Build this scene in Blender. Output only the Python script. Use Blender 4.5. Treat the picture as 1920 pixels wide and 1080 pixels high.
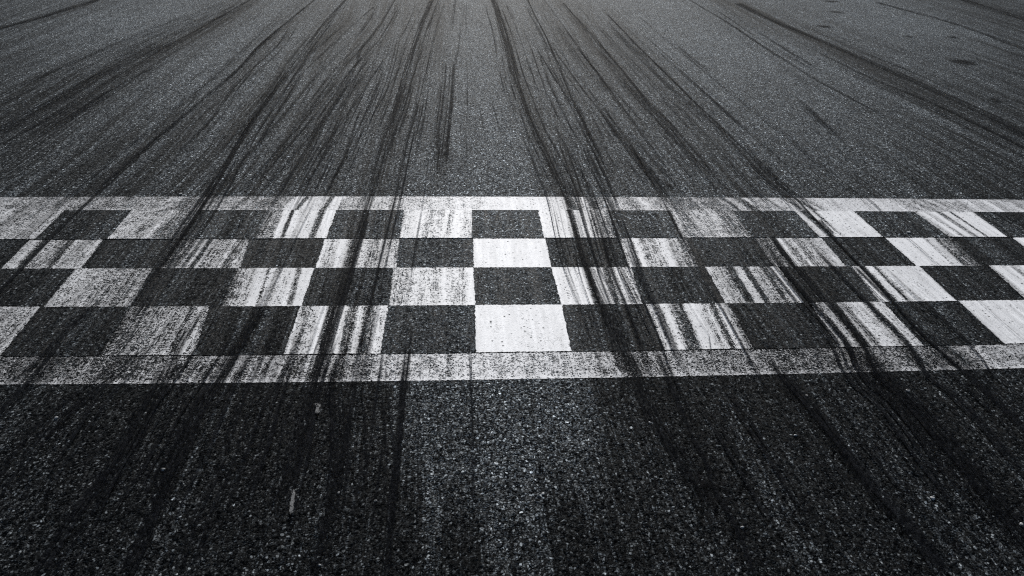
import bpy, math, random
import numpy as np

# ------------------------------------------------------------------ scene, camera, light
for o in list(bpy.data.objects): bpy.data.objects.remove(o)
S = bpy.context.scene
COL = S.collection
S.render.engine = 'CYCLES'
S.cycles.use_denoising = False
S.cycles.max_bounces = 3
S.cycles.diffuse_bounces = 1
S.cycles.glossy_bounces = 1
S.cycles.transparent_max_bounces = 64
S.cycles.transmission_bounces = 0
S.render.filter_size = 1.2 if hasattr(S.render, 'filter_size') else 1.5
S.cycles.filter_width = 1.15
S.view_settings.view_transform = 'Standard'
S.view_settings.look = 'None'
S.view_settings.gamma = 1.0
S.view_settings.exposure = 0.22

F, PITCH, YAW, ROLL, H, CX = 1449.8, 28.763, -4.635, 1.894, 1.389, -0.069
p, yw, rl = map(math.radians, (PITCH, YAW, ROLL))
r0 = np.array([1, 0, 0.]); u0 = np.array([0, math.sin(p), math.cos(p)]); f0 = np.array([0, math.cos(p), -math.sin(p)])
Zm = np.array([[math.cos(yw), -math.sin(yw), 0], [math.sin(yw), math.cos(yw), 0], [0, 0, 1]])
r0, u0, FW = Zm @ r0, Zm @ u0, Zm @ f0
RT = math.cos(rl) * r0 + math.sin(rl) * u0
UP = -math.sin(rl) * r0 + math.cos(rl) * u0
cam_d = bpy.data.cameras.new('camera'); cam = bpy.data.objects.new('camera', cam_d); COL.objects.link(cam)
from mathutils import Matrix, Vector
M = Matrix(((RT[0], UP[0], -FW[0], CX), (RT[1], UP[1], -FW[1], 0), (RT[2], UP[2], -FW[2], H), (0, 0, 0, 1)))
cam.matrix_world = M
cam_d.sensor_width = 36; cam_d.lens = F / 1920 * 36
cam_d.clip_start = 0.05; cam_d.clip_end = 2000
cam_d.dof.use_dof = True; cam_d.dof.focus_distance = 2.9; cam_d.dof.aperture_fstop = 9.0
S.camera = cam

SUN_EL, SUN_AZ = 33.0, 2.0          # azimuth: degrees to the right of straight ahead (+Y)
W = bpy.data.worlds.new('World'); S.world = W; W.use_nodes = True
nt = W.node_tree; bg = nt.nodes['Background']
sky = nt.nodes.new('ShaderNodeTexSky'); sky.sky_type = 'NISHITA'; sky.sun_disc = False
sky.sun_elevation = math.radians(SUN_EL); sky.sun_rotation = math.radians(SUN_AZ)
nt.links.new(sky.outputs[0], bg.inputs[0]); bg.inputs[1].default_value = 0.05
sd = bpy.data.lights.new('sun', 'SUN'); sd.energy = 3.8; sd.angle = math.radians(0.5); sd.color = (1, 0.97, 0.93)
sun = bpy.data.objects.new('sun', sd); COL.objects.link(sun)
e, a = math.radians(SUN_EL), math.radians(SUN_AZ)
sun.rotation_euler = Vector((math.sin(a) * math.cos(e), math.cos(a) * math.cos(e), math.sin(e))).to_track_quat('Z', 'Y').to_euler()

def unproj(px, py):
    """a point of the ground seen at a place of the photograph, in metres"""
    d = RT * ((px - 960) / F) + UP * ((540 - py) / F) + FW
    t = H / -d[2]
    return np.array([CX + d[0] * t, d[1] * t])

rng = np.random.default_rng(7)
random.seed(7)

# ------------------------------------------------------------------ materials
class NB:
    def __init__(s, tree): s.t = tree
    def n(s, typ, **kw):
        nd = s.t.nodes.new('ShaderNode' + typ)
        for k, v in kw.items(): setattr(nd, k, v)
        return nd
    def put(s, sock, v):
        if isinstance(v, bpy.types.NodeSocket): s.t.links.new(v, sock)
        elif v is not None:
            sock.default_value = v
    def m(s, op, a, b=None, c=None, clamp=False):
        nd = s.n('Math', operation=op, use_clamp=clamp)
        s.put(nd.inputs[0], a); s.put(nd.inputs[1], b); s.put(nd.inputs[2], c)
        return nd.outputs[0]
    def v(s, op, a, b=None, sc=None):
        nd = s.n('VectorMath', operation=op)
        s.put(nd.inputs[0], a); s.put(nd.inputs[1], b)
        if sc is not None: s.put(nd.inputs['Scale'], sc)
        return nd.outputs[0]
    def ramp(s, x, lo, hi, a=0., b=1., smooth=True):
        nd = s.n('MapRange'); nd.interpolation_type = 'SMOOTHSTEP' if smooth else 'LINEAR'
        s.put(nd.inputs[0], x); s.put(nd.inputs[1], lo); s.put(nd.inputs[2], hi); s.put(nd.inputs[3], a); s.put(nd.inputs[4], b)
        return nd.outputs[0]
    def noise(s, vec, scale, detail=2., rough=.5, dist=0.):
        nd = s.n('TexNoise'); s.put(nd.inputs['Vector'], vec); s.put(nd.inputs['Scale'], scale)
        s.put(nd.inputs['Detail'], detail); s.put(nd.inputs['Roughness'], rough); s.put(nd.inputs['Distortion'], dist)
        return nd.outputs[0]
    def vor(s, vec, scale, feature='F1', rnd=1.):
        nd = s.n('TexVoronoi', feature=feature); s.put(nd.inputs['Vector'], vec); s.put(nd.inputs['Scale'], scale)
        s.put(nd.inputs['Randomness'], rnd)
        return nd
    def mixc(s, f, a, b, blend='MIX'):
        nd = s.n('Mix', data_type='RGBA', blend_type=blend)
        s.put(nd.inputs[0], f); s.put(nd.inputs[6], a); s.put(nd.inputs[7], b)
        return nd.outputs[2]
    def attr(s, name):
        return s.n('Attribute', attribute_name=name)
    def grey(s, x, tint):
        """x times a tint as a colour"""
        nd = s.n('VectorMath', operation='SCALE'); nd.inputs[0].default_value = tint; s.put(nd.inputs['Scale'], x)
        return nd.outputs[0]

def grain_group():
    """stones of the asphalt: tone, height, facet normal, paint threshold"""
    g = bpy.data.node_groups.new('aggregate', 'ShaderNodeTree')
    for nme, st in (('Tone', 'NodeSocketFloat'), ('Stone', 'NodeSocketFloat'), ('Height', 'NodeSocketFloat'), ('Tilt', 'NodeSocketVector'), ('Threshold', 'NodeSocketFloat'), ('Sparkle', 'NodeSocketFloat'), ('Tint', 'NodeSocketFloat')):
        g.interface.new_socket(nme, in_out='OUTPUT', socket_type=st)
    b = NB(g); out = b.n('NodeGroupOutput') if False else g.nodes.new('NodeGroupOutput')
    pos = b.n('NewGeometry').outputs['Position']
    warp = b.n('TexNoise'); warp.inputs['Scale'].default_value = 70; warp.inputs['Detail'].default_value = 2
    g.links.new(pos, warp.inputs['Vector'])
    pw = b.v('ADD', pos, b.v('SCALE', b.v('SUBTRACT', warp.outputs['Color'], (.5, .5, .5)), sc=.009))
    pw = b.v('MULTIPLY', pw, (1, 1, 0))
    v1 = b.vor(pw, 140.)          # stones of about 7 mm
    v2 = b.vor(pw, 300.)          # grit of about 3 mm
    e1 = b.vor(pw, 140., 'DISTANCE_TO_EDGE')
    sep = b.n('SeparateColor'); g.links.new(v1.outputs['Color'], sep.inputs[0])
    sep2 = b.n('SeparateColor'); g.links.new(v2.outputs['Color'], sep2.inputs[0])
    r1, g1, b1 = sep.outputs; r2 = sep2.outputs[0]
    fine = b.noise(pos, 520., 2., .6)
    # exposed stone face or binder: only some cells are bare stone
    face = b.ramp(e1.outputs['Distance'], .04, .20)
    bare = b.ramp(g1, .30, .62)
    stone = b.m('MULTIPLY', face, bare)
    tone1 = b.m('POWER', r1, 4.)
    tone1 = b.m('MULTIPLY_ADD', tone1, 3.8, .34)
    bright = b.ramp(b1, .95, .975)          # a few pale quartz chips
    tone1 = b.m('ADD', tone1, b.m('MULTIPLY', b.m('MULTIPLY', bright, face), 2.4))
    tone2 = b.m('MULTIPLY_ADD', b.m('POWER', r2, 4.), 4.2, .12)
    tone = b.m('ADD', b.m('MULTIPLY', tone1, b.m('MULTIPLY_ADD', stone, 1.0, .04)), b.m('MULTIPLY', tone2, .62))
    tone = b.m('MULTIPLY', tone, b.ramp(fine, .3, .7, .72, 1.28, False))
    h = b.m('MULTIPLY_ADD', face, b.m('MULTIPLY_ADD', r1, .6, .5), b.m('MULTIPLY', b.m('SUBTRACT', 1., v2.outputs['Distance']), .45))
    h = b.m('MULTIPLY_ADD', fine, .35, h)
    tilt = b.v('SCALE', b.v('SUBTRACT', v1.outputs['Color'], (.5, .5, .5)), sc=.9)
    tilt = b.v('ADD', tilt, b.v('SCALE', b.v('SUBTRACT', v2.outputs['Color'], (.5, .5, .5)), sc=.8))
    tilt = b.v('MULTIPLY', tilt, (1, 1, 0))
    # paint threshold: near-uniform 0..1
    n1 = b.noise(pos, 100., 3., .62); n2 = b.noise(b.v('ADD', pos, (3.3, 7.1, 0)), 330., 2., .6)
    th = b.m('ADD', b.m('MULTIPLY', n1, .40), b.m('MULTIPLY', n2, .35))
    th = b.m('ADD', th, b.m('MULTIPLY', b.m('MULTIPLY', r1, face), .16))
    th = b.m('ADD', th, b.m('MULTIPLY', r2, .09))
    th = b.ramp(th, .34, .64, 0., 1., False)
    for nme, sck in (('Tone', tone), ('Stone', stone), ('Height', h), ('Tilt', tilt), ('Threshold', th), ('Sparkle', bright), ('Tint', g1)):
        g.links.new(sck, out.inputs[nme])
    return g
GRAIN = grain_group()

def base_mat(name):
    m = bpy.data.materials.new(name); m.use_nodes = True
    t = m.node_tree; t.nodes.clear(); b = NB(t)
    gr = t.nodes.new('ShaderNodeGroup'); gr.node_tree = GRAIN
    out = t.nodes.new('ShaderNodeOutputMaterial'); bs = t.nodes.new('ShaderNodeBsdfPrincipled')
    return m, b, gr, bs, out

def rough_normal(b, gr, bs, tilt=1., dist=.0022, strength=.8):
    geo = b.n('NewGeometry')
    nn = b.v('NORMALIZE', b.v('ADD', geo.outputs['Normal'], b.v('SCALE', gr.outputs['Tilt'], sc=tilt)))
    bp = b.n('Bump'); bp.inputs['Strength'].default_value = strength; bp.inputs['Distance'].default_value = dist
    b.put(bp.inputs['Height'], gr.outputs['Height']); b.put(bp.inputs['Normal'], nn)
    b.put(bs.inputs['Normal'], bp.outputs['Normal'])

def asphalt(name, albedo, rubber_falloff_gain=1., rough=.5, tilt=1., contrast=1., spec=.05):
    m, b, gr, bs, out = base_mat(name)
    pos = b.n('NewGeometry').outputs['Position']
    rub = b.attr('rubber').outputs['Fac']  # lane rubber together with the vignette painted at the edges
    if name == 'dark_asphalt': rub = b.ramp(rub, .22, .78, .0, .74)
    # tyre-laid rubber film in long streaks, the painted edge falloff included
    drift = b.noise(b.v('MULTIPLY', pos, (.25, .25, 0)), 1.6, 1.)
    px = b.v('ADD', pos, b.v('SCALE', b.v('SUBTRACT', drift, (.5, .5, .5)), sc=.25))
    s1 = b.noise(b.v('MULTIPLY', px, (9., .22, 0)), 1., 3., .6)
    s2 = b.noise(b.v('MULTIPLY', b.v('ADD', px, (5, 2, 0)), (62., .25, 0)), 1., 3., .65)
    s3 = b.noise(b.v('MULTIPLY', b.v('ADD', px, (9, 4, 0)), (170., .7, 0)), 1., 2., .6)
    st = b.m('ADD', b.m('MULTIPLY', s1, .35), b.m('ADD', b.m('MULTIPLY', s2, .45), b.m('MULTIPLY', s3, .20)))
    st = b.ramp(st, .43, .60)
    film = b.m('MULTIPLY', b.m('MULTIPLY_ADD', rub, rubber_falloff_gain, .10), b.m('MULTIPLY_ADD', st, 1.1, .48), clamp=True)
    film = b.m('MULTIPLY', film, b.ramp(gr.outputs['Threshold'], 0., 1., 1.15, .75, False), clamp=True)
    tone = gr.outputs['Tone']
    if contrast != 1.: tone = b.m('POWER', tone, contrast)
    patch = b.noise(pos, 5., 4., .6)
    big = b.noise(b.v('MULTIPLY', pos, (1., .6, 0)), 1.1, 3., .55)
    tone = b.m('MULTIPLY', tone, b.ramp(patch, .3, .7, .86, 1.14, False))
    tone = b.m('MULTIPLY', tone, b.ramp(big, .3, .7, .86, 1.14, False))
    colr = b.mixc(b.ramp(gr.outputs['Tint'], 0., 1., 0., 1., False), b.grey(b.m('MULTIPLY', tone, albedo), (.83, .98, 1.11)), b.grey(b.m('MULTIPLY', tone, albedo), (.91, 1., 1.06)))
    keep = b.m('SUBTRACT', 1., b.m('MULTIPLY', film, .925, clamp=True))
    col = b.v('ADD', b.v('SCALE', colr, sc=keep), b.grey(b.m('MULTIPLY', film, .0010), (.6, 1., 1.5)))
    b.put(bs.inputs['Base Color'], col)
    b.put(bs.inputs['Roughness'], rough); bs.inputs['Specular IOR Level'].default_value = spec
    rough_normal(b, gr, bs, tilt)
    b.put(out.inputs[0], bs.outputs[0])
    return m

def paint(name, colr, rough=.55, soft=.10, dirt=True, scratch=.95):
    """worn road paint: attribute 'cover' says how much of it is left"""
    m, b, gr, bs, out = base_mat(name)
    pos = b.n('NewGeometry').outputs['Position']
    cov = b.attr('cover').outputs['Fac']
    uv = b.attr('run').outputs['Vector']         # across the streaks, along the streaks (m)
    s2 = b.noise(b.v('MULTIPLY', uv, (120., 3., 0)), 1., 3., .65)
    s3 = b.noise(b.v('MULTIPLY', uv, (300., 9., 0)), 1., 2., .6)
    blotch = b.noise(pos, 22., 3., .6)
    mid = b.m('MULTIPLY', b.m('MULTIPLY', cov, b.m('SUBTRACT', 1., cov)), 4.)   # streaks only bite where half worn
    loc = b.m('ADD', b.m('SUBTRACT', s2, .5), b.m('MULTIPLY', b.m('SUBTRACT', s3, .5), .6))
    loc = b.m('MULTIPLY', loc, b.m('MULTIPLY_ADD', mid, scratch, .10))
    loc = b.m('ADD', loc, b.m('MULTIPLY', b.m('SUBTRACT', blotch, .5), b.m('MULTIPLY_ADD', mid, .55, .1)))
    c2 = b.m('ADD', cov, loc)
    c3 = b.m('MULTIPLY_ADD', c2, 1.14, -.07)
    d = b.m('SUBTRACT', c3, gr.outputs['Threshold'])
    al = b.ramp(d, -soft * .5, soft * .5)
    al = b.m('MULTIPLY', al, b.ramp(c2, .0, .06))
    # pits where single stones stand bare in sound paint
    pit = b.vor(b.v('MULTIPLY', pos, (1, 1, 0)), 62.)
    ps = b.n('SeparateColor'); b.put(ps.inputs[0], pit.outputs['Color'])
    pf = b.m('MULTIPLY', b.ramp(ps.outputs[0], .76, .84), b.ramp(b.m('ADD', pit.outputs['Distance'], b.m('MULTIPLY', b.m('SUBTRACT', gr.outputs['Threshold'], .5), .25)), .12, .26, 1., 0.))
    al = b.m('MULTIPLY', al, b.m('SUBTRACT', 1., b.m('MULTIPLY', pf, .85)))
    crk = b.vor(b.v('ADD', b.v('MULTIPLY', pos, (1, 1, 0)), b.v('SCALE', b.v('SUBTRACT', blotch, (.5, .5, .5)), sc=.06)), 34., 'DISTANCE_TO_EDGE')
    cr = b.m('MULTIPLY', b.ramp(crk.outputs['Distance'], .0, .035, 1., 0.), b.ramp(b.noise(pos, 9., 2.), .46, .62))
    al = b.m('MULTIPLY', al, b.m('SUBTRACT', 1., b.m('MULTIPLY', b.m('MULTIPLY', cr, b.ramp(gr.outputs['Threshold'], .25, .6)), .65)))
    # grime film: thin paint turns grey
    thin = b.m('MULTIPLY', b.ramp(d, 0., .4, .74, 1., False), b.ramp(c2, .2, .7, .82, 1., False)) if dirt else 1.
    film = b.attr('rubber').outputs['Fac']        # rubber film and painted edge vignette over the paint
    fs = b.ramp(b.m('ADD', b.m('MULTIPLY', s2, .5), b.m('MULTIPLY', b.noise(b.v('MULTIPLY', uv, (34., .8, 0)), 1., 3., .65), .5)), .38, .62)
    fk = b.m('SUBTRACT', 1., b.m('MULTIPLY', b.m('MULTIPLY', film, b.m('MULTIPLY_ADD', fs, .62, .05)), b.ramp(c2, .7, 1., 1., .3)), clamp=True)
    gn = b.m('MULTIPLY', b.ramp(b.noise(b.v('MULTIPLY', uv, (38., 2., 0)), 1., 4., .7), .3, .7, .80, 1.06, False), fk)
    fn = b.ramp(b.noise(pos, 330., 2., .6), .3, .7, .93, 1.05, False)
    val = b.m('MULTIPLY', b.m('MULTIPLY', thin, gn), fn)
    b.put(bs.inputs['Base Color'], b.grey(val, colr))
    b.put(bs.inputs['Roughness'], rough); bs.inputs['Specular IOR Level'].default_value = .12
    bp = b.n('Bump'); bp.inputs['Strength'].default_value = .5; bp.inputs['Distance'].default_value = .0012
    b.put(bp.inputs['Height'], b.m('ADD', b.m('MULTIPLY', gr.outputs['Height'], .6), b.m('MULTIPLY', b.ramp(d, -.2, .25), 1.1)))
    b.put(bs.inputs['Normal'], bp.outputs['Normal'])
    tr = b.n('BsdfTransparent'); mx = b.n('MixShader')
    b.put(mx.inputs[0], al); b.put(mx.inputs[1], tr.outputs[0]); b.put(mx.inputs[2], bs.outputs[0])
    b.put(out.inputs[0], mx.outputs[0])
    return m

def rubber(name, colr=(.0055, .0062, .0078, 1)):
    """rubber left by a tyre: attribute 'dens' is its strength, 'run' its own across/along metres"""
    m, b, gr, bs, out = base_mat(name)
    dens = b.attr('dens').outputs['Fac']; uv = b.attr('run').outputs['Vector']
    rnd = b.n('ObjectInfo').outputs['Random']
    cv = b.n('CombineXYZ'); b.put(cv.inputs[2], b.m('MULTIPLY', rnd, 60.))
    s1 = b.noise(b.v('ADD', b.v('MULTIPLY', uv, (70., .35, 0)), cv.outputs[0]), 1., 3., .6)
    s2 = b.noise(b.v('ADD', b.v('MULTIPLY', uv, (230., 1., 0)), cv.outputs[0]), 1., 2., .6)
    st = b.ramp(b.m('ADD', b.m('MULTIPLY', s1, .5), b.m('MULTIPLY', s2, .5)), .40, .60)
    lng = b.ramp(b.noise(b.v('ADD', b.v('MULTIPLY', uv, (4., 2.5, 0)), cv.outputs[0]), 1., 3., .6), .3, .6, .82, 1.06)
    c = b.m('MULTIPLY', b.m('MULTIPLY', dens, b.m('MULTIPLY_ADD', st, 1.05, .08)), lng)
    th = gr.outputs['Threshold']
    al = b.ramp(b.m('SUBTRACT', b.m('MULTIPLY', c, 1.3), b.m('MULTIPLY', th, .45)), -.05, .75, 0., .90, False)
    al = b.m('MULTIPLY', al, b.m('SUBTRACT', 1., b.m('MULTIPLY', b.ramp(gr.outputs['Tone'], 1.1, 2.6), .7)))
    b.put(bs.inputs['Base Color'], b.mixc(gr.outputs['Stone'], colr, tuple(1.9 * x for x in colr[:3]) + (1,)))
    bs.inputs['Roughness'].default_value = .6; bs.inputs['Specular IOR Level'].default_value = .01
    rough_normal(b, gr, bs, .6)
    tr = b.n('BsdfTransparent'); mx = b.n('MixShader')
    b.put(mx.inputs[0], al); b.put(mx.inputs[1], tr.outputs[0]); b.put(mx.inputs[2], bs.outputs[0])
    b.put(out.inputs[0], mx.outputs[0])
    return m

M_FAR = asphalt('old_grey_asphalt', .112, 1.0, .55, 1., 1.4, .02)
M_MID = asphalt('slab_asphalt', .085, 1.1, .55, 1., 1.2, .02)
M_NEAR = asphalt('dark_asphalt', .071, 1.6, .55, 1.1, 1.35, .02)
M_WHITE = paint('white_road_paint', (.88, .89, .905))
M_STRIPE = paint('white_stripe_paint', (.84, .85, .87), .55, .16, True, .5)
M_BLACK = paint('black_road_paint', (.030, .0315, .035), .5, .6, False)
M_RUB = rubber('tyre_rubber')
M_STAIN = rubber('oil_stain', (.006, .006, .007, 1))

# ------------------------------------------------------------------ mesh helpers
def mesh_obj(name, verts, faces, mat, parent=None, attrs=None, vattrs=None):
    me = bpy.data.meshes.new(name)
    me.from_pydata([tuple(v) for v in verts], [], faces)
    for k, v in (attrs or {}).items():
        at = me.attributes.new(k, 'FLOAT', 'POINT'); at.data.foreach_set('value', np.asarray(v, np.float32).ravel())
    for k, v in (vattrs or {}).items():
        at = me.attributes.new(k, 'FLOAT_VECTOR', 'POINT'); at.data.foreach_set('vector', np.asarray(v, np.float32).ravel())
    me.materials.append(mat); me.update()
    o = bpy.data.objects.new(name, me); COL.objects.link(o)
    if parent: o.parent = parent
    return o

def grid_faces(nu, nv, flip=False):
    """faces of a (nv rows) x (nu columns) vertex grid"""
    i = np.arange(nv - 1)[:, None] * nu + np.arange(nu - 1)[None, :]
    f = np.stack([i, i + 1, i + nu + 1, i + nu], -1).reshape(-1, 4)
    if flip: f = f[:, ::-1]
    return f.tolist()

def tag(o, label=None, cat=None, group=None, kind=None):
    if label: o['label'] = label
    if cat: o['category'] = cat
    if group: o['group'] = group
    if kind: o['kind'] = kind
    return o

# ------------------------------------------------------------------ measured lines of the marking
ROWS = {'T0': [(0, 370), (480, 369), (900, 369), (1200, 370), (1680, 373), (1920, 375)],
        'T1': [(0, 395), (480, 393.5), (900, 394), (1200, 395), (1600, 396.5), (1920, 398)],
        'S1': [(0, 450), (240, 448.5), (480, 448), (720, 447), (960, 447), (1200, 447), (1440, 446), (1680, 445), (1920, 445)],
        'R2': [(0, 504.5), (240, 503), (480, 502.5), (720, 502), (960, 502), (1200, 501.5), (1440, 500), (1680, 499), (1920, 498)],
        'R3': [(0, 576), (240, 575), (480, 574), (720, 573), (960, 572.5), (1200, 571), (1440, 568.5), (1680, 565), (1920, 563)],
        'S2': [(0, 669), (240, 667.5), (480, 666), (720, 663), (960, 661.5), (1200, 659), (1440, 654), (1680, 650), (1920, 645)],
        'B0': [(0, 721), (240, 720), (480, 718), (720, 715), (960, 712), (1200, 707), (1440, 702), (1680, 696), (1920, 691)]}
LINE = {}
for k, pts in ROWS.items():
    w = np.array([unproj(*q) for q in pts])
    c = np.polyfit(w[:, 0], w[:, 1], 2)
    x0, x1 = w[0, 0], w[-1, 0]
    LINE[k] = (c, x0, x1)
def row_y(k, x):
    """world y of a line of the marking at world x (straight on beyond the frame)"""
    c, x0, x1 = LINE[k]
    x = np.asarray(x, float); xc = np.clip(x, x0, x1)
    return np.polyval(c, xc) + np.polyval(np.polyder(c), xc) * (x - xc)
def row_px(k, px):
    return np.interp(px, [q[0] for q in ROWS[k]], [q[1] for q in ROWS[k]])
def to_x(k, px): return unproj(px, row_px(k, px))[0]

# ------------------------------------------------------------------ road
def lane(pts, w, s):
    return (np.array([unproj(*q) for q in pts]), w, s)
# broad rubbered lanes, and lens vignette painted in as darker edges and corners: photograph positions, half width in metres, strength
LANES_FALLOFF = [
    lane([(475, 0), (320, 85), (130, 190), (0, 250)], .30, .65),
    lane([(590, 0), (450, 140), (275, 285), (100, 440), (-60, 620), (-250, 900)], .22, .40),
    lane([(680, 0), (540, 140), (410, 330), (300, 500), (180, 720), (20, 1080)], .26, .50),
    lane([(745, 0), (650, 130), (560, 300), (450, 560), (350, 800), (230, 1080)], .26, .45),
    lane([(808, 0), (745, 200), (690, 370), (620, 600), (560, 900), (520, 1080)], .20, .50),
    lane([(840, 0), (825, 200), (810, 340)], .10, .30),
    lane([(640, 600), (625, 850), (600, 1080)], .07, .35),
    lane([(935, 0), (1000, 200), (1080, 400), (1160, 640), (1240, 850), (1370, 1080)], .13, .50),
    lane([(1000, 0), (1075, 140), (1180, 300), (1300, 480), (1440, 700), (1640, 1000), (1690, 1080)], .22, .42),
    lane([(1060, 0), (1180, 150), (1330, 320), (1500, 520), (1700, 760), (1960, 1080)], .20, .50),
    lane([(1140, 20), (1300, 190), (1490, 370), (1700, 590), (1920, 830)], .16, .30),
    lane([(1360, 0), (1500, 65), (1720, 160), (1920, 262), (2200, 420)], .24, .75),
    lane([(1480, 20), (1700, 130), (1960, 250)], .5, .25),
    lane([(1760, -30), (1990, 60), (2200, 140)], .9, .9), lane([(-300, 60), (60, -60)], 1.2, .7),  # far corners darkened in the colour, in place of lens falloff
    lane([(190, 0), (0, 55), (-200, 120)], .18, .55),
    lane([(1560, 660), (1760, 860), (2000, 1090)], .30, .80), lane([(1230, 720), (1330, 900), (1420, 1090)], .13, .6), lane([(1440, 700), (1600, 880), (1760, 1090)], .16, .6),
    lane([(420, 720), (330, 880), (250, 1090)], .12, .6), lane([(250, 720), (120, 880), (0, 1050)], .16, .6), lane([(60, 720), (-120, 900)], .2, .7), lane([(700, 720), (670, 900), (650, 1090)], .06, .4),
    lane([(1300, 740), (1500, 1080)], .30, .25),
    lane([(0, 660), (-100, 900), (0, 1100)], .45, .55),  # lower left side darkened like lens falloff
    lane([(-300, 60), (-230, 330), (-260, 700)], 1.3, .9), lane([(-400, 20), (-200, 200), (-100, 360)], .9, .5),  # left side: vignette painted into the asphalt colour
    lane([(2300, -20), (2150, 150), (2050, 400), (2100, 700)], 1.3, .97), lane([(1950, 300), (1960, 380)], .5, .4),  # right side: vignette painted into the asphalt colour
    lane([(1300, 1130), (1900, 980), (2300, 700)], .42, .95), lane([(-300, 800), (100, 1020), (500, 1140)], .42, .95), lane([(-200, 760), (300, 760)], .22, .45),  # near corners painted darker, as lens vignetting would make them
]
def dist_poly(X, Y, P):
    best = np.full(X.shape, 1e9)
    for a_, b_ in zip(P[:-1], P[1:]):
        d = b_ - a_; L = (d @ d)
        t = np.clip(((X - a_[0]) * d[0] + (Y - a_[1]) * d[1]) / L, 0, 1)
        best = np.minimum(best, (X - a_[0] - t * d[0]) ** 2 + (Y - a_[1] - t * d[1]) ** 2)
    return np.sqrt(best)
def rubber_falloff_at(X, Y):  # real lane rubber plus the painted edge and corner falloff
    r = np.zeros(X.shape)
    for P, w, s in LANES_FALLOFF:
        r = 1 - (1 - r) * (1 - s * np.exp(-(dist_poly(X, Y, P) / w) ** 2))
    return r

def wiggle(x, amp, seed):
    g = np.random.default_rng(seed); kx = np.arange(-60, 60, .008)
    v = g.normal(size=kx.size); v = np.convolve(v, [.25, .5, .25], 'same') + 2 * np.convolve(g.normal(size=kx.size), np.ones(9) / 9, 'same')
    return amp * np.interp(x, kx, v)

XS = np.concatenate([np.array([-400, -150, -60, -30, -18]), np.arange(-12, -3.5, .08), np.arange(-3.5, 3.9, .01), np.arange(3.9, 12.1, .08), np.array([18, 30, 60, 150, 400])])
def slab(ynear, yfar, rows, mat, bottom=-.05):
    """one lay of asphalt; ynear, yfar give its edges at each x"""
    X, V = np.meshgrid(XS, rows)
    Yn, Yf = ynear(XS)[None, :], yfar(XS)[None, :]
    Y = Yn + (Yf - Yn) * V
    Z = 0 * X
    rb = rubber_falloff_at(X, Y)
    v = np.stack([X, Y, Z], -1).reshape(-1, 3)
    nu, nv = len(XS), len(rows)
    f = grid_faces(nu, nv)
    # skirts down both long edges
    n0 = len(v)
    sk = [np.stack([XS, Y[0] + .0006, XS * 0 + bottom], 1), np.stack([XS, Y[-1] - .0006, XS * 0 + bottom], 1)]
    v = np.concatenate([v] + sk); rb = np.concatenate([rb.ravel(), np.zeros(2 * nu)])
    for i in range(nu - 1):
        f.append([n0 + i, n0 + i + 1, i + 1, i])
        j = (nv - 1) * nu
        f.append([j + i, j + i + 1, n0 + nu + i + 1, n0 + nu + i])
    o = mesh_obj('road', v, f, mat, attrs={'rubber': rb})
    tag(o, kind='structure'); return o
def edge(k, off, amp, seed):
    return lambda x: row_y(k, np.clip(x, -15, 15)) + off + wiggle(x, amp, seed)
G1, G2 = .0038, .0022
def geo(a_, b_, n): return list(np.linspace(a_, b_, n))
near = slab(lambda x: 0 * x - 60, edge('S2', -G2, .0006, 1), [0, .7, .9] + list(1 - (np.geomspace(.06, .0005, 60))) + [1], M_NEAR)
mid = slab(edge('S2', G2, .0006, 2), edge('S1', -G1, .0008, 3), geo(0, 1, 20), M_MID)
far = slab(edge('S1', G1, .0008, 4), lambda x: 0 * x + 900, [0, .0001] + list(np.geomspace(.0002, .03, 130)) + [.05, .1, .3, 1], M_FAR)
for o, l in ((near, 'dark coarse asphalt in front of the chequered line'), (mid, 'narrow asphalt strip under the chequers'), (far, 'grey streaked asphalt running away beyond the line')):
    o['label'] = l
gm = bpy.data.materials.new('subgrade'); gm.use_nodes = True
b = NB(gm.node_tree); gb = gm.node_tree.nodes['Principled BSDF']
b.put(gb.inputs['Base Color'], b.grey(b.ramp(b.noise(b.n('NewGeometry').outputs['Position'], 40., 3.), .3, .7, .006, .02), (1, 1, 1))); gb.inputs['Roughness'].default_value = .9
tag(mesh_obj('ground', [(-450, -80, -.045), (450, -80, -.045), (450, 950, -.045), (-450, 950, -.045)], [(0, 1, 2, 3)], gm), kind='structure')

# ------------------------------------------------------------------ the chequered line
# column lines as measured in the photograph: for each row its top and bottom crossing points and the index of the first
C = {1: (('T1', [122, 247, 379, 498, 631, 757, 885, 1009, 1141, 1256, 1374, 1490, 1601, 1713, 1824]),
         ('S1', [64, 201, 337, 480, 612, 749, 885, 1020, 1154, 1279, 1410, 1537, 1656, 1781, 1890]), 0),
     2: (('S1', [56, 194, 325, 468, 609, 749, 887, 1023, 1160, 1288, 1415, 1539, 1658, 1785, 1896]),
         ('R2', [2, 153, 296, 452, 592, 743, 888, 1034, 1178, 1311, 1450, 1586, 1718, 1845, 1968]), 0),
     3: (('R2', [2, 142, 287, 444, 589, 737, 888, 1034, 1183, 1322, 1458, 1596, 1723, 1853]),
         ('R3', [-70, 82, 244, 415, 566, 730, 891, 1052, 1205, 1360, 1507, 1647, 1793, 1925]), 0),
     4: (('R3', [-78, 76, 245, 393, 563, 728, 890, 1054, 1211, 1367, 1518, 1655, 1796, 1930]),
         ('S2', [-172, 0, 187, 364, 532, 713, 892, 1072, 1247, 1413, 1573, 1732, 1884, 2030]), 0)}
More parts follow.
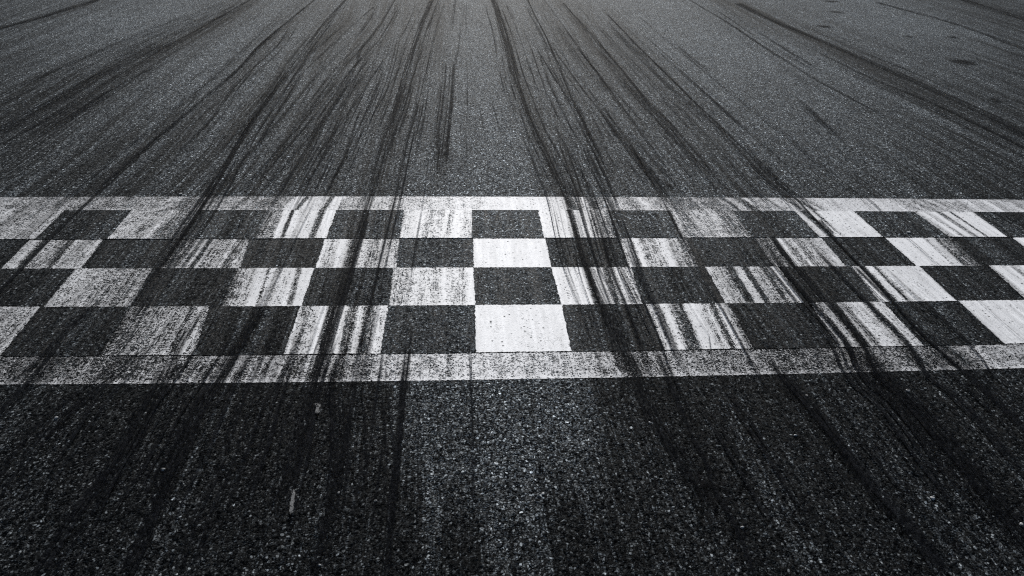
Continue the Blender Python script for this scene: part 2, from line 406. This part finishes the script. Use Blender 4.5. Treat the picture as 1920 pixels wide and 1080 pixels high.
# paint left in each white cell, from its left edge to its right edge, 0 (gone) to 9 (sound); second item is the sideways drift of its streaks
WEAR = {
 (1, -1): ('5556545565556567', 0), (1, 1): ('7666655675333232', .10),
 (1, 3): ('23334344999219887889888732299999', .02), (1, 5): ('5667777556556955988666', .06),
 (1, 7): ('8988888882277776354433', -.02), (1, 9): ('45344456655565443344', -.03),
 (1, 11): ('7999311299946999999999999999999999', -.06), (1, 13): ('56996599943988188988888', -.04), (1, 15): ('7788868879888', 0),
 (2, 0): ('788416666553266656677', 0), (2, 2): ('12222324723811844545547433445', .10),
 (2, 4): ('965569974225664443875655', 0), (2, 6): ('999999999999999999999', 0),
 (2, 8): ('466359744554568973563243', 0), (2, 10): ('34323420089646585454665667788', 0),
 (2, 12): ('999999999999958872333221', .02), (2, 14): ('9999998999', 0), (2, -2): ('455645654', 0),
 (3, 1): ('6777665655545444455', 0), (3, 3): ('23455665899828865677788339999', -.03),
 (3, 5): ('55456665665586665589', .02), (3, 7): ('9988888899116787216575456', 0),
 (3, 9): ('75655442108871156554235687', 0), (3, 11): ('499711999158999999999999999', -.05),
 (3, 13): ('5998956999899989', 0), (3, -1): ('5565545', 0),
 (4, 0): ('5555544556657', 0), (4, 2): ('3333444445544625654', .04),
 (4, 4): ('9544556899322689833237633237767', -.02), (4, 6): ('99999999889899999', 0),
 (4, 8): ('56657863221699986573168753', .02), (4, 10): ('5636830075588878436887', -.02),
 (4, 12): ('9999999999998899887', 0), (4, 14): ('8887878', 0), (4, -2): ('4545546', 0),
}
line = bpy.data.objects.new('finish_line', None); COL.objects.link(line)
tag(line, 'worn black and white chequered start line painted across the asphalt track', 'painted line')

def GAIN(X):
    """the paint is more worn towards the left lane and in the right lane"""
    return 1 - .30 * np.exp(-((X + 1.7) / 1.1) ** 2) - .20 * np.exp(-((X - 1.3) / .6) ** 2)

def patch(name, TL, TR, BL, BR, topk, botk, string, drift, mat, z, rim=0., nx=None, ny=None):
    """a painted four-sided patch on the ground with its wear; corners are world x positions on the lines topk and botk"""
    wd = max(TR - TL, BR - BL)
    nx = nx or int(wd / .004) + 2; ny = ny or 34
    U, V = np.meshgrid(np.linspace(0, 1, nx), np.linspace(0, 1, ny))     # V = 0 is the far edge
    X = (TL + (TR - TL) * U) * (1 - V) + (BL + (BR - BL) * U) * V
    Yt, Yb = row_y(topk, X), row_y(botk, X)
    Y = Yt + (Yb - Yt) * V
    # ragged outline
    j = 1.3e-3
    X[:, 0] += wiggle(V[:, 0] * .3 + TL * 3, .0007, 11); X[:, -1] += wiggle(V[:, 0] * .3 + TR * 3, .0007, 12)
    Y[0, :] += wiggle(X[0], .0006, 13); Y[-1, :] += wiggle(X[-1], .0006, 14)
    X[:, 0] += rng.normal(0, j, ny); X[:, -1] += rng.normal(0, j, ny)
    Y[0, :] += rng.normal(0, j, nx); Y[-1, :] += rng.normal(0, j, nx)
    if topk == 'S1': Y[0, :] -= G1 + .0012
    if botk == 'S1': Y[-1, :] += G1 + .0012
    if topk == 'S2': Y[0, :] -= G2 + .001
    if botk == 'S2': Y[-1, :] += G2 + .001
    k = np.array([int(ch) for ch in string]) / 9.
    pos = U + drift * (V - .5)
    cov = np.interp(pos, (np.arange(len(k)) + .5) / len(k), k)
    ed = np.minimum(1 - V, V)
    cov = np.where(V > .93, cov + rim * (V - .93) / .07, cov)
    cov = cov * (1 - .35 * np.exp(-np.minimum(U, 1 - U) * wd / .003)) * GAIN(X)
    cov = np.clip(cov, 0, 1)
    return mesh_obj(name, np.stack([X, Y, 0 * X + z], -1).reshape(-1, 3), grid_faces(nx, ny, True), mat, line,
                    attrs={'cover': cov, 'rubber': rubber_falloff_at(X, Y)}, vattrs={'run': np.stack([X - .25 * drift * (Y - Y.mean()) / .3, Y, 0 * X], -1)})

def band(name, topk, botk, knots, z, rim, shear):
    """a border stripe right across, with wear measured along its middle line in the photograph"""
    kx = []; kv = []
    for px, v in knots:
        m_ = .5 * (row_px(topk, px) + row_px(botk, px)); kx.append(unproj(px, m_)[0]); kv.append(v)
    kx, kv = np.array(kx), np.array(kv)
    xs = np.arange(-4.2, 4.6, .004); ny = 22
    X, V = np.meshgrid(xs, np.linspace(0, 1, ny))
    Yt, Yb = row_y(topk, X), row_y(botk, X); Y = Yt + (Yb - Yt) * V
    Y[0, :] += rng.normal(0, .0011, len(xs)); Y[-1, :] += rng.normal(0, .0011, len(xs))
    if topk == 'S2': Y[0, :] -= G2 + .001
    slant = shear * X                                     # streaks fan out slightly
    cov = np.interp(X - slant * (V - .5), kx, kv)
    cov = np.clip(np.where(V > .82, cov + rim * (V - .82) / .18, cov) * GAIN(X) * (.80 if botk == 'B0' else .96), 0, 1)
    return mesh_obj(name, np.stack([X, Y, 0 * X + z], -1).reshape(-1, 3), grid_faces(len(xs), ny, True), M_STRIPE, line,
                    attrs={'cover': cov, 'rubber': rubber_falloff_at(X, Y)}, vattrs={'run': np.stack([X, Y, 0 * X], -1)})

TOPK = [(-300, .6), (0, .62), (30, .5), (60, .55), (100, .5), (130, .55), (150, .6), (163, .45), (180, .58), (220, .5), (260, .58), (300, .58), (322, .72), (336, .40), (350, .32), (375, .34),
        (395, .45), (425, .55), (440, .62), (450, .35), (465, .5), (485, .42), (500, .35), (520, .42), (538, .48), (545, .95), (560, .93), (564, .2), (569, .25), (573, .92), (583, .95), (590, .85), (607, .88), (612, .25), (618, .2), (622, .97), (637, .97),
        (642, .5), (655, .55), (665, .6), (675, .35), (690, .55), (700, .65), (720, .6), (735, .55), (760, .58), (800, .6), (820, .66), (838, .6), (850, .72), (862, .8), (870, .65), (880, .82), (890, .7), (905, .7), (915, .9),
        (960, .93), (1020, .90), (1050, .86), (1060, .7), (1067, .15), (1076, .2), (1084, .62), (1100, .62), (1107, .22), (1125, .3), (1140, .35), (1155, .55), (1172, .52), (1184, .35), (1195, .5), (1208, .85), (1216, .7), (1226, .55),
        (1240, .5), (1255, .3), (1270, .28), (1290, .36), (1304, .32), (1312, .62), (1320, .36), (1340, .45), (1352, .3), (1362, .72), (1370, .2), (1378, .75), (1388, .7), (1396, .18), (1404, .2), (1412, .75), (1422, .5), (1432, .7),
        (1445, .62), (1452, .4), (1460, .75), (1474, .8), (1482, .8), (1488, .25), (1495, .85), (1502, .9), (1508, .3), (1514, .4), (1519, .85), (1525, .5), (1535, .75), (1550, .85), (1600, .82), (1650, .84), (1680, .72), (1706, .5), (1716, .68),
        (1726, .45), (1740, .68), (1752, .42), (1762, .7), (1772, .45), (1785, .62), (1800, .55), (1815, .7), (1850, .72), (1890, .76), (1910, .6), (1960, .7), (2300, .6)]
BOTK = [(-300, .45), (0, .5), (20, .45), (40, .55), (50, .35), (70, .5), (90, .3), (110, .48), (150, .5), (190, .46), (220, .3), (232, .42), (250, .5), (280, .45), (310, .55), (325, .5), (336, .2), (350, .4), (375, .55), (385, .5), (393, .25), (402, .55),
        (418, .62), (426, .25), (438, .72), (448, .7), (456, .35), (470, .6), (490, .62), (497, .35), (508, .7), (530, .72), (538, .4), (550, .35), (560, .35), (566, .62), (580, .66), (588, .25), (600, .28), (608, .65), (622, .6),
        (630, .25), (645, .4), (660, .55), (680, .55), (692, .42), (700, .6), (720, .58), (780, .62), (835, .62), (842, .42), (852, .72), (900, .72), (960, .66), (1050, .62), (1100, .64), (1125, .5), (1140, .6), (1152, .6), (1160, .25), (1178, .14), (1190, .3),
        (1205, .45), (1217, .3), (1230, .5), (1280, .55), (1350, .5), (1400, .46), (1415, .6), (1440, .45), (1452, .6), (1465, .35), (1500, .42), (1540, .38), (1570, .48), (1600, .5), (1612, .3), (1625, .28), (1640, .5), (1670, .58),
        (1690, .55), (1710, .3), (1722, .25), (1740, .5), (1755, .55), (1765, .2), (1775, .6), (1788, .62), (1797, .2), (1806, .3), (1818, .66), (1850, .66), (1920, .72), (2300, .6)]
band('border_stripe', 'T0', 'T1', TOPK, .0012, .12, .03)
band('border_stripe', 'S2', 'B0', BOTK, .0012, .30, .03)

for r, ((tk, tx), (bk, bx), _) in C.items():
    wt = [to_x(tk, q) for q in tx]; wb = [to_x(bk, q) for q in bx]
    for w in (wt, wb):                                  # the pattern goes on beyond the frame
        for _ in range(3): w.insert(0, w[0] - .295)
        for _ in range(3): w.append(w[-1] + .295)
    for i in range(len(wt) - 1):
        c = i - 3
        white = (c % 2 == 1) if r in (1, 3) else (c % 2 == 0)
        if white:
            s, dr = WEAR.get((r, c), ('65756665', 0))
            z = .0012
            o = patch('white_square', wt[i], wt[i + 1], wb[i], wb[i + 1], tk, bk, s, dr, M_WHITE, z, rim=.12)
            if (r, c) in ((2, 6), (4, 6)): o['label'] = 'clean unworn white square'
        else:
            s = ''.join(random.choice('00112') for _ in range(12))
            patch('black_square', wt[i] + .001, wt[i + 1] - .001, wb[i] + .001, wb[i + 1] - .001, tk, bk, s, 0, M_BLACK, .0009, nx=40, ny=24)

# ------------------------------------------------------------------ tyre marks
def smooth_poly(P, n):
    """Catmull-Rom through the points, resampled by length"""
    P = np.array(P, float); Q = np.vstack([2 * P[0] - P[1], P, 2 * P[-1] - P[-2]]); out = []
    for i in range(1, len(Q) - 2):
        a_, b_, c_, d_ = Q[i - 1:i + 3]
        for t in np.linspace(0, 1, 12, endpoint=False):
            out.append(.5 * ((2 * b_) + (c_ - a_) * t + (2 * a_ - 5 * b_ + 4 * c_ - d_) * t * t + (3 * b_ - a_ - 3 * c_ + d_) * t ** 3))
    out.append(P[-1]); out = np.array(out)
    L = np.concatenate([[0], np.cumsum(np.linalg.norm(np.diff(out, axis=0), axis=1))])
    s = np.linspace(0, L[-1], n)
    return np.stack([np.interp(s, L, out[:, 0]), np.interp(s, L, out[:, 1])], 1), s

zi = [0]
def ribbon(name, pts, width, dens, mat, fade=(.15, .15), nu=13, shape='soft', prof=None):
    P = [unproj(*q) for q in pts]
    L = sum(np.linalg.norm(np.array(P[i + 1]) - P[i]) for i in range(len(P) - 1))
    n = max(8, int(L / .035)); c, s = smooth_poly(P, n)
    t = np.gradient(c, axis=0); t /= np.linalg.norm(t, axis=1)[:, None]
    nrm = np.stack([t[:, 1], -t[:, 0]], 1)
    U = np.linspace(-1, 1, nu)
    hw = width / 2 * (1 + .08 * np.sin(s * 1.1 + zi[0]))
    X = c[:, 0:1] + nrm[:, 0:1] * hw[:, None] * U; Y = c[:, 1:2] + nrm[:, 1:2] * hw[:, None] * U
    zi[0] += 1
    z = .0019 + .00007 * zi[0]
    pr = (1 - U ** 2) ** .7 if shape == 'soft' else np.clip((1 - np.abs(U)) * 3, 0, 1)
    fr = s / s[-1]
    fd = np.clip(fr / max(fade[0], 1e-3), 0, 1) * np.clip((1 - fr) / max(fade[1], 1e-3), 0, 1)
    if prof: fd = fd * np.interp(fr, np.linspace(0, 1, len(prof)), prof)
    D = dens * fd[:, None] * pr[None, :]
    mean = c.mean(0)
    run = np.stack([U[None, :] * hw[:, None], np.repeat(s[:, None], nu, 1), 0 * X], -1)
    o = mesh_obj(name, np.stack([X - mean[0], Y - mean[1], 0 * X], -1).reshape(-1, 3), grid_faces(nu, n), mat,
                 attrs={'dens': D}, vattrs={'run': run})
    o.location = (mean[0], mean[1], z)
    return o

def skid(label, pts, width, dens, **kw):
    return tag(ribbon('skid_mark', pts, width, dens, M_RUB, **kw), label, 'tyre mark', 'black tyre marks along the track')

SK = [
 ('broad soft black tyre mark crossing the far left corner', [(-60, 72), (0, 53), (95, 27), (200, -6)], .17, .95),
 ('thin dark tyre line, upper edge of the dense band at far left', [(-30, 212), (0, 198), (140, 128), (275, 66), (430, 8), (450, 0)], .035, .75),
 ('fine tyre line just inside the dense band at far left', [(-30, 238), (80, 182), (220, 112), (330, 62), (440, 10)], .05, .5),
 ('bold black tyre line, lower edge of the dense band at far left', [(-40, 292), (0, 272), (100, 219), (175, 170), (250, 127), (320, 84), (395, 42), (475, -4)], .055, 1.0),
 ('wide faint rubber smear filling the dense band at far left', [(-30, 262), (90, 195), (230, 118), (340, 70)], .26, .6),
 ('faint line branching below the bold line at far left', [(60, 262), (150, 205), (240, 152), (320, 112)], .04, .5),
 ('long bold tyre mark running down to the left end of the far border stripe', [(595, -4), (500, 75), (450, 128), (400, 172), (350, 215), (300, 258), (250, 302), (175, 370), (90, 452), (-30, 580)], .048, 1.0),
 ('thin tyre line close to the right of the long bold mark on the left', [(545, 45), (515, 90), (450, 150), (400, 218), (350, 272), (300, 330)], .04, .6),
 ('dark tyre mark thickening where it nears the far border stripe, left of centre', [(650, -2), (600, 55), (550, 120), (500, 192), (465, 240), (430, 300), (390, 368), (335, 450), (240, 585), (165, 720)], .06, .95),
 ('tyre line that merges into the thickening mark, left of centre', [(702, 12), (625, 80), (560, 145), (525, 190), (480, 245), (437, 305), (395, 362)], .035, .7),
 ('rubber smudge between two merging tyre lines, left of centre', [(545, 120), (510, 165), (470, 225), (440, 275)], .12, .55),
 ('medium tyre line reaching the far stripe over the third white chequer from the left', [(742, -3), (700, 65), (650, 120), (600, 185), (550, 250), (500, 312), (447, 372), (430, 395)], .045, .8),
 ('faint broken tyre line beside the medium line, left of centre', [(705, 95), (655, 160), (600, 232), (545, 300), (490, 368)], .05, .45),
 ('short dark line ending on the second striped white chequer of the far row', [(685, 125), (640, 210), (610, 280), (563, 370), (540, 412), (528, 447)], .035, .75),
 ('thin line over the right bar of the striped white chequer in the far row', [(737, 60), (715, 140), (675, 235), (613, 370), (590, 447)], .04, .65),
 ('strong black tyre mark nearest the centre, on its left, crossing the whole line', [(812, -6), (785, 60), (765, 125), (745, 200), (723, 265), (705, 325), (692, 370), (667, 447), (650, 502), (628, 573), (600, 660), (580, 725), (545, 860), (500, 990), (478, 1085)], .055, 1.0),
 ('fine line hugging the strong mark left of centre', [(822, 0), (800, 60), (772, 150), (752, 215), (735, 262), (712, 350)], .03, .55),
 ('paired fine lines at the top edge just left of centre', [(854, -6), (850, 25), (846, 62)], .05, .8),
 ('second pair of fine lines at the top edge beside the strong mark', [(825, -4), (814, 25), (800, 58)], .05, .6),
 ('short straight dark mark standing alone left of centre', [(834, 110), (826, 195), (817, 262), (812, 320)], .05, .8),
 ('faint smear widening below the short straight mark', [(832, 250), (825, 300), (822, 345)], .13, .55),
 ('thin black line curving down the middle of the near asphalt', [(770, 600), (763, 680), (757, 735), (748, 840), (735, 950), (722, 1085)], .022, .95),
 ('dark straight band left of the thin middle line on the near asphalt', [(640, 660), (628, 715), (630, 800), (628, 880), (612, 980), (590, 1085)], .065, .85),
 ('bold diagonal band from the near border stripe to the bottom edge, left', [(500, 560), (455, 640), (412, 715), (372, 775), (350, 830), (318, 888), (300, 935), (278, 992), (238, 1085)], .055, .95),
 ('soft diagonal band right of the bold one on the left foreground', [(540, 590), (500, 670), (470, 735), (443, 815), (415, 900), (388, 955), (345, 1085)], .06, .6),
 ('diagonal band second from the left corner of the foreground', [(330, 660), (295, 735), (243, 838), (205, 898), (168, 945), (128, 1005), (80, 1085)], .065, .85),
 ('diagonal band nearest the left bottom corner', [(280, 640), (200, 708), (92, 795), (30, 875), (-20, 950)], .07, .85),
 ('faint band at the left edge below the near stripe', [(120, 640), (55, 720), (-20, 800)], .06, .7),
 ('dark smear over the left dark chequer of the nearest row', [(190, 560), (130, 612), (75, 668), (20, 722)], .05, .65),
 ('dark streak over the striped pale chequer in the nearest row, left', [(378, 580), (360, 612), (338, 645), (322, 690)], .03, .8),
 ('wide soft tyre track just right of centre, crossing the whole line', [(922, -5), (945, 60), (962, 130), (978, 180), (1000, 238), (1030, 300), (1062, 370), (1084, 447), (1102, 502), (1133, 573), (1168, 660), (1188, 700), (1214, 770), (1245, 822), (1290, 890), (1340, 985), (1385, 1085)], .075, .8),
 ('sharp thin line within the soft track right of centre', [(958, 90), (970, 150), (985, 195), (1005, 245), (1020, 285)], .028, .75),
 ('second soft streak right of the central track through the nearest rows', [(1060, 250), (1095, 340), (1125, 430), (1150, 515), (1177, 580), (1202, 650), (1222, 710), (1262, 790)], .045, .75),
 ('bold tyre mark from the top edge right of centre that bends and thins', [(986, -6), (1003, 30), (1022, 65), (1035, 95), (1055, 142), (1080, 200), (1104, 250), (1128, 298), (1160, 360)], .042, 1.0),
 ('tyre mark forking off the bold bent mark right of centre', [(1025, 72), (1052, 112), (1090, 165), (1130, 215), (1165, 265), (1210, 325), (1240, 375)], .04, .7),
 ('soft smear between forked marks right of centre', [(1040, 40), (1065, 80), (1100, 130), (1140, 185)], .16, .5),
 ('thin long tyre line right of the forked mark', [(1018, -4), (1065, 62), (1105, 118), (1158, 188), (1195, 240), (1240, 302), (1285, 362), (1300, 390)], .045, .75),
 ('twin dark tyre lines running to the striped chequers right of centre', [(1055, 5), (1110, 65), (1160, 125), (1210, 185), (1255, 230), (1310, 292), (1375, 372), (1405, 405), (1420, 425)], .05, 1.0),
 ('fine companion of the twin dark lines right of centre', [(1150, 130), (1200, 192), (1240, 238), (1290, 295), (1345, 360)], .035, .7),
 ('soft dark smear above the far stripe right of centre', [(1130, 210), (1175, 270), (1225, 330), (1265, 385)], .11, .6),
 ('tyre mark that touches the far border stripe left of the clean right chequers', [(1128, 15), (1185, 75), (1240, 130), (1290, 180), (1350, 237), (1395, 281), (1440, 328), (1490, 372), (1516, 400), (1562, 447), (1600, 487), (1645, 535), (1700, 598), (1750, 650), (1795, 690), (1850, 740), (1925, 805)], .036, .95),
 ('fine companion right of the mark that touches the far stripe', [(1385, 262), (1430, 308), (1475, 350), (1507, 374), (1530, 400), (1574, 440)], .02, .9),
 ('black gouge line over the striped chequer second from the clean right ones', [(1446, 442), (1462, 466), (1482, 490), (1500, 511), (1547, 565), (1600, 622), (1622, 650), (1650, 708), (1700, 748), (1755, 812), (1795, 866), (1840, 918), (1895, 982), (1935, 1030)], .034, 1.0),
 ('short black scrape in the striped chequer of the third row, right', [(1600, 500), (1625, 525), (1650, 550), (1672, 572)], .018, 1.0),
 ('black scrape along the left of the clean far right chequer', [(1535, 412), (1547, 425), (1562, 440)], .022, 1.0),
 ('wide dark band across the right foreground to the corner', [(1590, 640), (1655, 712), (1712, 770), (1765, 835), (1810, 890), (1870, 960), (1940, 1040)], .10, .85),
 ('narrow dark band left of the wide one in the right foreground', [(1440, 660), (1462, 705), (1515, 765), (1560, 820), (1605, 875), (1655, 940), (1705, 990), (1770, 1085)], .06, .85),
 ('soft band between the two in the right foreground', [(1520, 690), (1580, 760), (1640, 828), (1700, 905), (1760, 985), (1830, 1085)], .05, .55),
 ('curved dark mark ending in a smudge, middle of the right foreground', [(1225, 640), (1260, 716), (1300, 810), (1330, 866), (1345, 915), (1385, 985), (1425, 1085)], .045, .85),
 ('dark mark leaving the right edge of the foreground', [(1700, 600), (1800, 690), (1860, 745), (1940, 825)], .05, .7),
 ('long single black tyre line crossing the upper right asphalt', [(1284, -5), (1360, 40), (1435, 90), (1490, 124), (1535, 153), (1590, 182), (1645, 212), (1705, 247)], .045, 1.0),
 ('thin pale line just above the long single line, upper right', [(1328, -2), (1410, 52), (1485, 100), (1560, 145)], .035, .5),
 ('heavy black tyre band sweeping to the right edge', [(1380, 5), (1440, 35), (1490, 56), (1560, 86), (1630, 116), (1710, 152), (1810, 197), (1930, 256), (2000, 292)], .20, .95),
 ('dark line along the lower edge of the heavy band at right', [(1480, 70), (1560, 112), (1640, 150), (1740, 190), (1840, 238), (1940, 288)], .06, .8),
 ('fine line above the heavy band at right', [(1500, 45), (1600, 90), (1720, 140), (1840, 196), (1940, 240)], .05, .65),
 ('soft dark tyre mark in the upper right corner', [(1640, 4), (1700, 20), (1760, 36), (1840, 62), (1940, 100)], .16, .9),
 ('dark smear at the extreme upper right corner', [(1790, -6), (1860, 18), (1950, 44)], .28, .8),
 ('thin stray line right of the clean chequers, upper right', [(1485, 175), (1530, 220), (1580, 268), (1620, 300)], .05, .45),
 ('faint line running down over the fourth pale chequer of the far row', [(1130, 40), (1190, 100), (1260, 170), (1320, 222), (1370, 270), (1420, 330)], .07, .5),
]
for lab, pts, w, d in SK:
    kw = {}
    if 'gouge' in lab or 'scrape' in lab: kw = dict(fade=(.06, .06), shape='hard')
    if 'crossing the whole' in lab: kw = dict(fade=(.02, .05))
    if 'short straight' in lab: kw = dict(fade=(.3, .35))
    ys = [q[1] for q in pts]
    out = lambda q: q[1] <= 12 or q[1] >= 1070 or q[0] <= 2 or q[0] >= 1918
    if 'fade' not in kw: kw['fade'] = (.01 if out(pts[0]) else .14, .01 if out(pts[-1]) else .14)
    if 'gouge' in lab or 'scrape' in lab: pass
    elif min(ys) > 550: w *= 1.05; d *= .95
    elif max(ys) > 1000:      # the tyre spread its rubber wider towards us
        kw['prof'] = [1, 1, 1, 1, .9, .8, .8, .8]
    else: w *= .62; d *= .86
    if 'soft track' in lab or 'soft streak' in lab: d *= .72; w *= .9
    skid(lab, pts, w, d, **kw)

# the countless fine scratches of rubber that run beside the marks: one mesh
def fine_streaks():
    g = np.random.default_rng(21); V_, F_, D_, R_ = [], [], [], []; off = 0
    lines_ = [smooth_poly([unproj(*q) for q in pts], 160) for _, pts, w, d in SK if w < .12]
    Ls = np.array([s_[-1] for _, s_ in lines_]); pr_ = Ls ** .6 / (1 + np.array([abs(c_[:, 1].mean()) for c_, _ in lines_]) / 3); pr_ /= pr_.sum()
    XM, YM = unproj(968, 550)
    for i in range(860):
        c, s = lines_[g.choice(len(lines_), p=pr_)]
        L = s[-1]; ln = min(L, (1. if i < 720 else .9) * g.choice([g.uniform(.4, 1.5), g.uniform(1.5, 4), g.uniform(4, 9)], p=[.45, .3, .25])); a0 = g.uniform(0, L - ln)
        n = max(6, int(ln / .08)); q = np.linspace(a0, a0 + ln, n)
        P = np.stack([np.interp(q, s, c[:, 0]), np.interp(q, s, c[:, 1])], 1)
        t = np.gradient(P, axis=0); t /= np.linalg.norm(t, axis=1)[:, None]; nr = np.stack([t[:, 1], -t[:, 0]], 1)
        o_ = g.normal(0, .06 if i % 2 else .19) * (1 if i < 720 else 1.3) + g.normal(0, .004) * np.linspace(-1, 1, n)
        P = P + nr * np.reshape(o_, (-1, 1))
        if abs(np.interp(0, [0], [P[np.argmin(abs(P[:, 1] - YM)), 0]]) - XM) < .17 and P[:, 1].min() < YM + .8 and P[:, 1].max() > YM - .5: continue      # the clean middle column
        w = g.choice([.0025, .004, .006, .009, .014], p=[.25, .3, .25, .14, .06]); U = np.array([-1, -.5, 0, .5, 1])
        far_ = max(1., P[:, 1].mean() / 3.2); w *= far_ ** .3
        X = P[:, :1] + nr[:, :1] * w * U; Y = P[:, 1:] + nr[:, 1:] * w * U
        fr = np.linspace(0, 1, n); fd = np.clip(np.minimum(fr, 1 - fr) * ln * 2.5, 0, 1)
        D = g.uniform(.3, 1.1) / far_ ** .6 * fd[:, None] * (1 - .6 * U ** 2 - .4 * U ** 8)[None, :]
        z = .0070 + .000004 * i
        V_.append(np.stack([X, Y, 0 * X + z], -1).reshape(-1, 3)); D_.append(D.ravel())
        R_.append(np.stack([U[None, :] * w * .4 + i * 1.7 + 0 * X, np.repeat(q[:, None], 5, 1), 0 * X], -1).reshape(-1, 3))
        F_ += [[k + off for k in f] for f in grid_faces(5, n)]; off += n * 5
    o = mesh_obj('rubber_streaks', np.concatenate(V_), F_, M_RUB, attrs={'dens': np.concatenate(D_)}, vattrs={'run': np.concatenate(R_)})
    tag(o, kind='stuff'); o['label'] = 'countless hair-thin streaks of tyre rubber along the track'
fine_streaks()

# oil spots on the far right asphalt
def stain(label, px, py, wpx, hpx, d=.9):
    return tag(ribbon('oil_stain', [(px - wpx / 2, py - hpx * .12), (px, py), (px + wpx / 2, py + hpx * .18)], (.06 + hpx * .016), min(1.5, d * 1.5), M_STAIN, fade=(.45, .45)), label, 'stain', 'dark spots on the asphalt')
stain('large dark oil spot on the right asphalt beyond the black band', 1808, 117, 66, 12, 1.1)
stain('small slim dark spot up the track from the large oil spot', 1787, 70, 30, 5)
stain('faint slim dark spot left of the slim one in the upper right', 1705, 69, 28, 4, .7)
stain('dark dash by the top of the heavy band, upper right', 1545, 50, 34, 4, .9)
stain('double dark patch near the top edge, right', 1568, 23, 44, 7, .8)
stain('dark dash touching the top edge, right', 1560, 3, 36, 4, .9)
stain('small dark spot under the heavy band near the right edge', 1866, 188, 30, 5, .7)
stain('small black smudge on the asphalt just in front of the right part of the line', 1322, 918, 40, 5, .7)
stain('small black smudge above the far stripe, right of centre', 1256, 350, 26, 3, .6)
stain('soft grey smudge above the far stripe, left of centre', 830, 292, 44, 6, .3)

# pale scuffs of paint dragged onto the near asphalt
def scuff(label, pts, w, s):
    P = [unproj(*q) for q in pts]; c, ss = smooth_poly(P, 30); nu = 9
    t = np.gradient(c, axis=0); t /= np.linalg.norm(t, axis=1)[:, None]; nrm = np.stack([t[:, 1], -t[:, 0]], 1)
    U = np.linspace(-1, 1, nu); X = c[:, :1] + nrm[:, :1] * w / 2 * U; Y = c[:, 1:] + nrm[:, 1:] * w / 2 * U
    fr = ss / ss[-1]; cov = s * np.minimum(1, 4 * np.minimum(fr, 1 - fr))[:, None] ** .5 * (1 - U ** 4)
    mean = c.mean(0)
    o = mesh_obj('paint_scuff', np.stack([X - mean[0], Y - mean[1], 0 * X], -1).reshape(-1, 3), grid_faces(nu, 30), M_SCUFF, attrs={'cover': cov}, vattrs={'run': np.stack([X, Y, 0 * X], -1)})
    o.location = (mean[0], mean[1], .0125)
    return tag(o, label, 'paint scuff', 'pale scuffs on the near asphalt')
M_SCUFF = paint('dragged_white_paint', (.115, .12, .125))
scuff('short upright pale scuff on the left near asphalt', [(551, 924), (549, 945), (547, 972)], .012, .62)
scuff('wedge shaped pale scuff just below the near stripe', [(592, 762), (598, 768), (596, 782)], .018, .6)

# loose pale stone chips
M_CHIP = bpy.data.materials.new('pale_stone'); M_CHIP.use_nodes = True
b = NB(M_CHIP.node_tree); cb = M_CHIP.node_tree.nodes['Principled BSDF']
b.put(cb.inputs['Base Color'], b.grey(b.ramp(b.noise(b.n('NewGeometry').outputs['Position'], 400., 3.), .3, .7, .22, .45), (.98, 1, 1))); cb.inputs['Roughness'].default_value = .6
def chip(seed):
    g = np.random.default_rng(seed); import bmesh
    bm = bmesh.new(); bmesh.ops.create_icosphere(bm, subdivisions=2, radius=1)
    dirs = g.normal(size=(9, 3)); dirs /= np.linalg.norm(dirs, axis=1)[:, None]; cut = g.uniform(.55, .85, 9)
    for v in bm.verts:
        q = np.array(v.co)
        for d_, c_ in zip(dirs, cut):
            s_ = q @ d_
            if s_ > c_: q = q - d_ * (s_ - c_)
        v.co = (q[0], q[1] * .8, q[2] * .55)
    me = bpy.data.meshes.new('stone_chip'); bm.to_mesh(me); bm.free(); me.materials.append(M_CHIP); return me
CH = [chip(k) for k in range(5)]
CHP = [(306, 882, 8, 'pale stone chip between two dark bands in the left foreground'),
       (106, 785, 7, 'pale stone chip below the left end of the near border stripe'),
       (599, 1060, 6, 'pale stone chip at the bottom edge beside a dark band, left of centre'),
       (635, 925, 6, 'small stone chip right of the upright pale scuff'),
       (704, 940, 6, 'stone chip close to the left of the thin black middle line'),
       (1018, 927, 7, 'lone pale stone chip on the clean asphalt at bottom centre'),
       (1218, 793, 6, 'small chip on the soft tyre track just below the near stripe, right of centre'),
       (1491, 817, 6, 'stone chip beside the narrow dark band in the right foreground'),
       (1512, 743, 6, 'tiny chip just below the near stripe, right of the curved mark'),
       (1702, 734, 8, 'bright chip lying in the wide dark band right below the near stripe'),
       (1748, 936, 8, 'flat bright chip between the dark bands in the right foreground'),
       (1915, 985, 8, 'bright chip at the right edge in the bottom corner'),
       (1392, 990, 7, 'pale chip by the end of the curved dark mark'),
       (339, 365, 6, 'white chip touching the far edge of the far border stripe, left'),
       (1704, 437, 6, 'white crumb on a dark chequer of the far row at right')]
for i, (px, py, s, lab) in enumerate(CHP):
    w = unproj(px, py); o = bpy.data.objects.new('stone_chip', CH[i % 5]); COL.objects.link(o)
    dd = math.hypot(w[0] - CX, w[1], H); r = s * dd / F / 2 * 1.15
    o.scale = (r, r, r); o.location = (w[0], w[1], r * .38); o.rotation_euler = (0, 0, random.uniform(0, 6.28))
    tag(o, lab, 'stone chip', 'loose stone chips')
